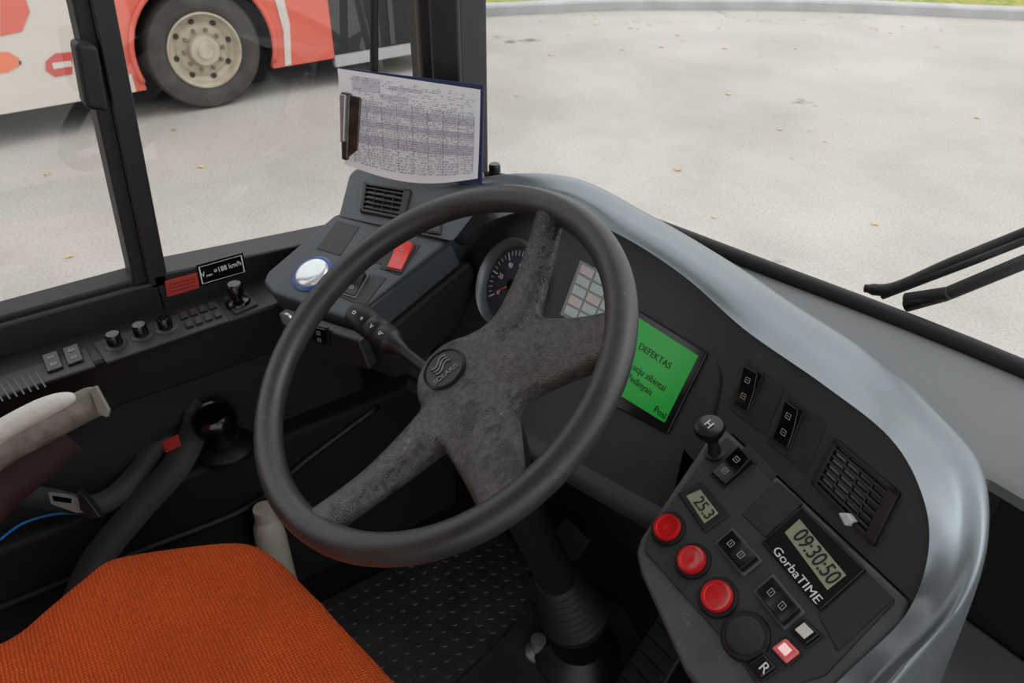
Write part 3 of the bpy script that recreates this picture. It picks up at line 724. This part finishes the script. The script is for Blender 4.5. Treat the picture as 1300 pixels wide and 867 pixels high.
# ================================================================== CLIPBOARD
cb=empty('clipboard')
h=Vector((.72,.69,0)); up=Vector((-.69*.32,.72*.32,.94))
CB=Fr((-1.085,.56,.89),h,up)
plate('board',CB,[(434,86),(615,108),(612,238),(440,205)],.002,mat('navy_board',(28,40,84),.5),cb,.001)
pq=[CB.P(x,y) for x,y in((430,87),(611,114),(608,226),(441,208))]
rows=[]
for j in range(13):
    v_=j/12; rw=[]
    for i in range(17):
        u_=i/16; z=.005+.004*math.sin(u_*5+v_*2)*v_+.012*max(0,v_-.75)**1*(1 if .2<u_<.9 else .5)
        p=bil(pq,u_,v_)-CB.e2*(.018*math.sin(math.pi*u_)*v_**4)
        rw.append(p+CB.n*z)
    rows.append(rw)
grid('paper',rows,mat('printed_form',(240,240,245),.4,var=.04,vscale=8),cb,True)
grid('plastic_sleeve',[[p+CB.n*.0015 for p in r_] for r_ in rows],glassmat('sleeve',.06),cb,True)
def pp_(u,v,off=.0007):
    u=min(max(u,0),.999);v=min(max(v,0),.999); i=int(u*16);j=int(v*12);fu=u*16-i;fv=v*12-j
    a=rows[j][i]*(1-fu)+rows[j][i+1]*fu; b=rows[j+1][i]*(1-fu)+rows[j+1][i+1]*fu
    return a*(1-fv)+b*fv+CB.n*off
V=[];Fc=[];V2=[];F2=[]
def pr_(u0,u1,v0,v1,VV,FF,off=.0007):
    n=max(1,int((u1-u0)*16)); 
    for q in range(n):
        a=u0+(u1-u0)*q/n; b=u0+(u1-u0)*(q+1)/n; k=len(VV)
        VV+= [pp_(a,v0,off),pp_(b,v0,off),pp_(b,v1,off),pp_(a,v1,off)]; FF.append((k,k+1,k+2,k+3))
for k in range(38):
    v0=.06+k*.0235
    u=.08
    while u<.95:
        w=random.uniform(.005,.022)
        if random.random()<(.75 if k>9 else .4): pr_(u,min(u+w,.96),v0,v0+.0065,V,Fc)
        u+=w+random.uniform(.005,.012)
    if k>9: pr_(.07,.96,v0-.007,v0-.0055,V,Fc)
for q in range(9): pr_(.08+q*.11,.0825+q*.11,.30,.93,V,Fc)
for q in((.07,.96,.34,.42),(.07,.96,.50,.56),(.07,.96,.64,.74),(.36,.60,.10,.14),(.10,.30,.05,.2),(.3,.5,.2,.26)): pr_(*q,V2,F2,.0004)
mk('print',V,Fc,mat('print_ink',(118,116,130),.6),cb,recalc=False); mk('shaded_rows',V2,F2,mat('print_shade',(206,204,216),.6),cb,recalc=False)
plate('clip_bar',CB,[(437,117),(449,119),(446,203),(438,202)],.016,M_metal_d,cb,.003)
plate('clip_jaw',CB,[(447,121),(461,124),(457,190),(445,200)],.010,M_metal_d,cb,.002)
plate('clip_lever',CB,[(438,120),(446,121),(444,180),(439,180)],.024,M_steel,cb,.002)
e=empty('dash_sensor'); lathe('body',W(628,212,1.33),(0,0,1),[(.010,-.03),(.010,.002),(.008,.006),(0,.006)],M_gloss,e,24)

# ================================================================== WIPERS
wi=empty('windscreen_wiper')
def wp(x,y,yy): return PN(x,y,Vector((0,yy,0)),Vector((0,1,0)))
sweep('arm_a',crom([wp(1098,366,.945),wp(1135,366,.955),wp(1210,334,.975),wp(1330,286,1.0)],5),[.006]*2+[.0085]*14,M_rub,wi,10)
sweep('blade_a',[wp(1120,376,.95),wp(1240,330,.97),wp(1330,294,.99)],.005,M_rub,wi,8)
wi2=empty('windscreen_wiper')
sweep('arm_b',[wp(1150,388,.945),wp(1200,374,.955),wp(1350,312,.98)],.009,M_rub,wi2,10)
pp=[];rr=[]
for i in range(41):
    t=i/40; pp.append(wp(1150+55*t,380-8*t,.95)); rr.append(.009 if i%2 else .007)
sweep('hose',pp,rr,M_rub,wi2,10)

# ================================================================== SEAT
se=empty('driver_seat')
def orange():
    m=mat('orange_cloth',(214,88,38),.95,var=.15,vscale=9); nt=m.node_tree; b=nt.nodes['Principled BSDF']
    tc=[n for n in nt.nodes if n.type=='TEX_COORD'][0]
    hs=[]
    for d,sc_w in (('X',85),('Y',70)):
        w=nt.nodes.new('ShaderNodeTexWave'); w.bands_direction=d; w.inputs['Scale'].default_value=sc_w; w.inputs['Distortion'].default_value=2.2; w.inputs['Detail'].default_value=4; w.inputs['Detail Scale'].default_value=1.2
        nt.links.new(tc.outputs['Object'],w.inputs['Vector']); hs.append(w)
    a=nt.nodes.new('ShaderNodeMath'); a.operation='ADD'; nt.links.new(hs[0].outputs['Fac'],a.inputs[0]); nt.links.new(hs[1].outputs['Fac'],a.inputs[1])
    bp=nt.nodes.new('ShaderNodeBump'); bp.inputs['Strength'].default_value=.9; bp.inputs['Distance'].default_value=.002
    nt.links.new(a.outputs[0],bp.inputs['Height']); nt.links.new(bp.outputs['Normal'],b.inputs['Normal'])
    old=b.inputs['Base Color'].links[0].from_socket
    mr=nt.nodes.new('ShaderNodeMapRange'); mr.inputs[1].default_value=.2; mr.inputs[2].default_value=1.6; mr.inputs[3].default_value=.62; mr.inputs[4].default_value=1.08
    nt.links.new(a.outputs[0],mr.inputs[0])
    mx=nt.nodes.new('ShaderNodeMixRGB'); mx.blend_type='MULTIPLY'; mx.inputs[0].default_value=1
    nt.links.new(old,mx.inputs[1]); nt.links.new(mr.outputs[0],mx.inputs[2]); nt.links.new(mx.outputs[0],b.inputs['Base Color'])
    b.inputs['Specular IOR Level'].default_value=.15
    return m
def sup(name,cx,cy,cz,hx,hy,hz,m,par,ex=.28):
    V=[];Fc=[]; nu,nv=64,28
    def sp(c,e): return math.copysign(abs(c)**e,c)
    for j in range(nv+1):
        ph=-math.pi/2+math.pi*j/nv
        for i in range(nu):
            th=2*math.pi*i/nu
            V.append((cx+hx*sp(math.cos(ph),ex)*sp(math.cos(th),ex),cy+hy*sp(math.cos(ph),ex)*sp(math.sin(th),ex),cz+hz*sp(math.sin(ph),.55)))
    for j in range(nv):
        for i in range(nu):
            k=(i+1)%nu; Fc.append((j*nu+i,j*nu+k,(j+1)*nu+k,(j+1)*nu+i))
    return mk(name,V,Fc,m,par,True)
Mo=orange()
ol=[PZ(x,y,.5) for x,y in((165,702),(225,693),(285,687),(325,690),(356,708),(392,746),(440,795),(490,850),(530,900))]
ol+= [Vector((-.42,.08,.5)),Vector((-.40,-.10,.5)),Vector((-.41,-.30,.5)),Vector((-.46,-.39,.5)),Vector((-.62,-.40,.5)),Vector((-.78,-.39,.5)),Vector((-.83,-.30,.5))]
ol+= [PZ(x,y,.5) for x,y in((-10,822),(60,772),(105,736),(134,712))]
oc=crom(ol,6,True); cen=Vector((-.62,-.10,.5)); rows=[]
for s,z in((.02,.506),(.25,.508),(.45,.511),(.62,.514),(.76,.516),(.87,.514),(.94,.509),(.98,.501),(1.0,.488),(1.006,.46),(1.008,.43),(1.015,.39),(1.02,.345)):
    rw=[]
    for i,p in enumerate(oc):
        q=cen+(p-cen)*s
        f=.0018*math.sin(q.x*40+q.y*20)*s+.0012*math.sin(q.y*55-q.x*15)
        f+=.004*math.exp(-((q.x*.8+q.y*.6+.42)/.012)**2)*s
        wv=.004*math.sin(i*.55)*max(0,(.47-z))*8
        dd=(p-cen).normalized()
        rw.append(Vector((q.x,q.y,z+(f if z>.48 else 0)))+dd*wv)
    rw.append(rw[0].copy()); rows.append(rw)
grid('cushion_cover',rows,Mo,se)
sup('cushion_base',-.625,-.11,.375,.205,.25,.06,mat('seat_navy',(30,34,52),.9),se)
box('pedestal',(-.80,-.30,.0),(-.45,.08,.33),M_low,se,.02)
sup('backrest',-.62,-.46,.85,.23,.07,.38,Mo,se,.4)
# seat belt
sb=empty('seat_belt')
M_belt=mat('belt_webbing',(50,50,53),.7,bump=.4,bscale=500)
def ribbon(name,pts,w,dirs,par,m=M_belt):
    P=crom([Vector(p) for p in pts],8); D=crom([Vector(p).normalized() for p in dirs],8)
    rows=[[p-d_.normalized()*w/2 for p,d_ in zip(P,D)],[p+d_.normalized()*w/2 for p,d_ in zip(P,D)]]
    return grid(name,rows,m,par,True,.0022)
def rd(x0,y0,x1,y1,s): return W(x1,y1,s)-W(x0,y0,s)
ribbon('strap_a',[W(234,516,1.31),W(250,532,1.30),W(226,588,1.27),W(172,650,1.24),W(122,712,1.20),W(98,765,1.17)],.046,[rd(226,528,242,504,1.2),rd(232,526,268,540,1.2),rd(206,572,246,604,1.2),rd(152,636,192,664,1.2),rd(102,702,140,722,1.2),rd(80,758,116,770,1.2)],sb)
ribbon('strap_b',[W(236,514,1.32),W(204,556,1.30),W(168,608,1.26),W(125,640,1.215),W(60,633,1.19),W(-10,620,1.165)],.034,[rd(228,506,246,522,1.2),rd(190,546,218,568,1.2),rd(154,596,182,622,1.2),rd(116,624,134,656,1.2),rd(62,617,60,650,1.2),rd(-8,604,-8,638,1.2)],sb)
BF=Fr(W(90,632,1.175),W(115,640,1.17)-W(65,625,1.18),vu)
plate('tongue',BF,[(64,624),(112,632),(124,650),(100,650),(68,639)],.006,mat('buckle_metal',(178,178,178),.35,.4),sb,.001)
plate('tongue_slot',BF,[(70,628),(95,632),(94,638),(72,635)],.0065,M_gloss,sb,.0005)
plate('tongue_grip',BF,[(104,620),(114,628),(134,655),(122,657),(108,645)],.012,M_blk,sb,.002)
plate('red_tag',Fr(W(218,565,1.245),vr,vu),[(207,560),(226,551),(230,566),(211,575)],.003,mat('tag_red',(150,28,26),.6),sb,.001)
sweep('blue_cable',crom([W(0,685,1.15),W(30,664,1.19),W(75,652,1.22),W(130,655,1.24)],6),.0022,mat('blue_cable',(20,120,200),.4),None,8)
# armrest
ar=empty('armrest')
M_arm=mat('worn_grey_fabric',(126,122,112),.95,bump=.8,bscale=160,var=.5,vscale=35)
pts=crom([W(-70,622,1.02),W(0,572,1.04),W(60,540,1.06),W(112,513,1.08),W(128,506,1.085)],6)
rad=[.027]*(len(pts)-5)+[.026,.025,.022,.018,.012]
sweep('pad',pts,rad,M_arm,ar,20,flat=.8)
sweep('fur_pad',crom([W(-60,592,1.0),W(0,548,1.02),W(60,516,1.04),W(95,503,1.05)],6),[.02]*12+[.019,.018,.017,.015,.013,.010,.006],mat('pale_fur',(196,195,190),1,bump=1,bscale=120),ar,16,flat=.7)
AF=Fr(W(125,508,1.06),W(140,525,1.06)-W(112,490,1.06),vu)
plate('end_bracket',AF,[(115,493),(124,489),(141,520),(138,530),(127,526)],.005,mat('bracket_grey',(120,118,112),.5,.2),ar,.002)
sweep('lower_cover',crom([W(-60,690,1.07),W(0,622,1.10),W(50,582,1.12),W(85,553,1.14)],5),.032,mat('dark_maroon',(46,20,18),.8),ar,16)
# bottle
bt=empty('plastic_bottle'); bp_=PZ(334,645,.30); bp_=Vector((bp_.x,bp_.y,0))
lathe('bottle',bp_,(0,0,1),[(.026,0),(.028,.01),(.028,.22),(.026,.25),(.02,.27),(.016,.275),(.016,.285),(.0,.285)],mat('bottle_milky',(205,200,184),.4),bt,28)
lathe('cap',bp_,(0,0,1),[(.018,.275),(.018,.300),(0,.301)],mat('bottle_milky',(205,200,184)),bt,20)

# ================================================================== FLOOR MAT, PEDALS
fm=empty('rubber_floor_mat')
mq=[(-1.03,.20),(-.45,.20),(-.45,.66),(-1.03,.66)]
prism('mat',[Vector((x,y,.008)) for x,y in mq],[Vector((x,y,.0)) for x,y in mq],mat('mat_rubber',(66,64,62),.45,var=.35,vscale=14),fm,.002)
V=[];Fc=[]
def stud(cx,cy,r=.0095,z=.008):
    k=len(V)
    for rr_,zz in((r,0),(r*.85,.002)):
        for q in range(12):
            t=q*math.pi/6; V.append((cx+rr_*math.cos(t),cy+rr_*math.sin(t),z+zz))
    for q in range(12): Fc.append((k+q,k+(q+1)%12,k+12+(q+1)%12,k+12+q))
    Fc.append(tuple(k+12+q for q in range(12)))
for i in range(20):
    for j in range(17):
        cx=-1.01+i*.0285; cy=.215+j*.0262+(i%2)*.013
        if cx<-.46 and cy<.65: stud(cx,cy)
mk('studs',V,Fc,mat('mat_rubber',(54,52,51)),fm,recalc=False)
pd=empty('accelerator_pedal')
PF=Fr((-.50,.62,.10),(1,0,0),(0,.5,.8))
def pq_(q,c): return [PF.pt(a,b_,c) for a,b_ in q]
q=((-.04,-.12),(.04,-.12),(.035,.12),(-.035,.12))
prism('pad',pq_(q,.01),pq_(q,0),M_rub,pd,.004)
for i in range(7):
    q=[(-.03,-.09+i*.03),(.03,-.09+i*.03),(.03,-.078+i*.03),(-.03,-.078+i*.03)]
    prism('tread_%d'%i,pq_(q,.014),pq_(q,.008),M_blk,pd,.001)
lathe('hinge',Vector((-.56,.51,.02)),(1,0,0),[(.02,0),(.02,.12),(0,.12)],M_blk,pd,20)
pd=empty('brake_pedal')
PF=Fr((-.76,.64,.12),(1,0,0),(0,.5,.8))
q=((-.04,-.09),(.04,-.09),(.035,.09),(-.035,.09))
prism('pad',pq_(q,.01),pq_(q,0),M_rub,pd,.004)
box('bracket',(-.79,.60,0),(-.73,.68,.10),M_blk,pd,.004)
e=empty('floor_dip_switch'); p=PZ(683,828,0.012)
lathe('button',p,(0,0,1),[(.024,0),(.024,.006),(.012,.01),(.010,.03),(.014,.033),(.014,.040),(0,.042)],M_steel,e,24)
pm=empty('floor_plate')
q=[PZ(x,y,.012) for x,y in((560,885),(698,748),(790,765),(860,900))]
prism('plate',q,[p-U(.012) for p in q],mat('floor_plate',(56,53,50),.5,var=.4,vscale=20),pm,.003)

# ================================================================== centre empties
bpy.context.view_layer.update()
for e in [o for o in bpy.data.objects if o.type=='EMPTY' and o.parent is None]:
    ch=[c for c in e.children]
    if not ch: continue
    pts=[v.co for c in ch for v in c.data.vertices]
    cc=sum(pts,Vector((0,0,0)))/len(pts)
    e.location=cc
    for c in ch: c.matrix_parent_inverse=Matrix.Translation(-cc)
# ================================================================== LIGHT
w=bpy.data.worlds.new('overcast_sky'); bpy.context.scene.world=w; w.use_nodes=True; nt=w.node_tree
bg=nt.nodes['Background']; tc=nt.nodes.new('ShaderNodeTexCoord'); sx=nt.nodes.new('ShaderNodeSeparateXYZ')
rp=nt.nodes.new('ShaderNodeValToRGB'); rp.color_ramp.elements[0].position=0; rp.color_ramp.elements[1].position=.6
rp.color_ramp.elements[0].color=(.90,.91,.92,1); rp.color_ramp.elements[1].color=(1.0,1.01,1.02,1)
nt.links.new(tc.outputs['Generated'],sx.inputs[0]); nt.links.new(sx.outputs['Z'],rp.inputs[0]); nt.links.new(rp.outputs[0],bg.inputs[0]); bg.inputs[1].default_value=1.48
sd=bpy.data.lights.new('sun','SUN'); sd.energy=.6; sd.angle=math.radians(30); so=bpy.data.objects.new('sun',sd); link(so)
so.rotation_euler=(math.radians(-50),0,math.radians(-30))
bpy.context.scene.view_settings.view_transform='Standard'
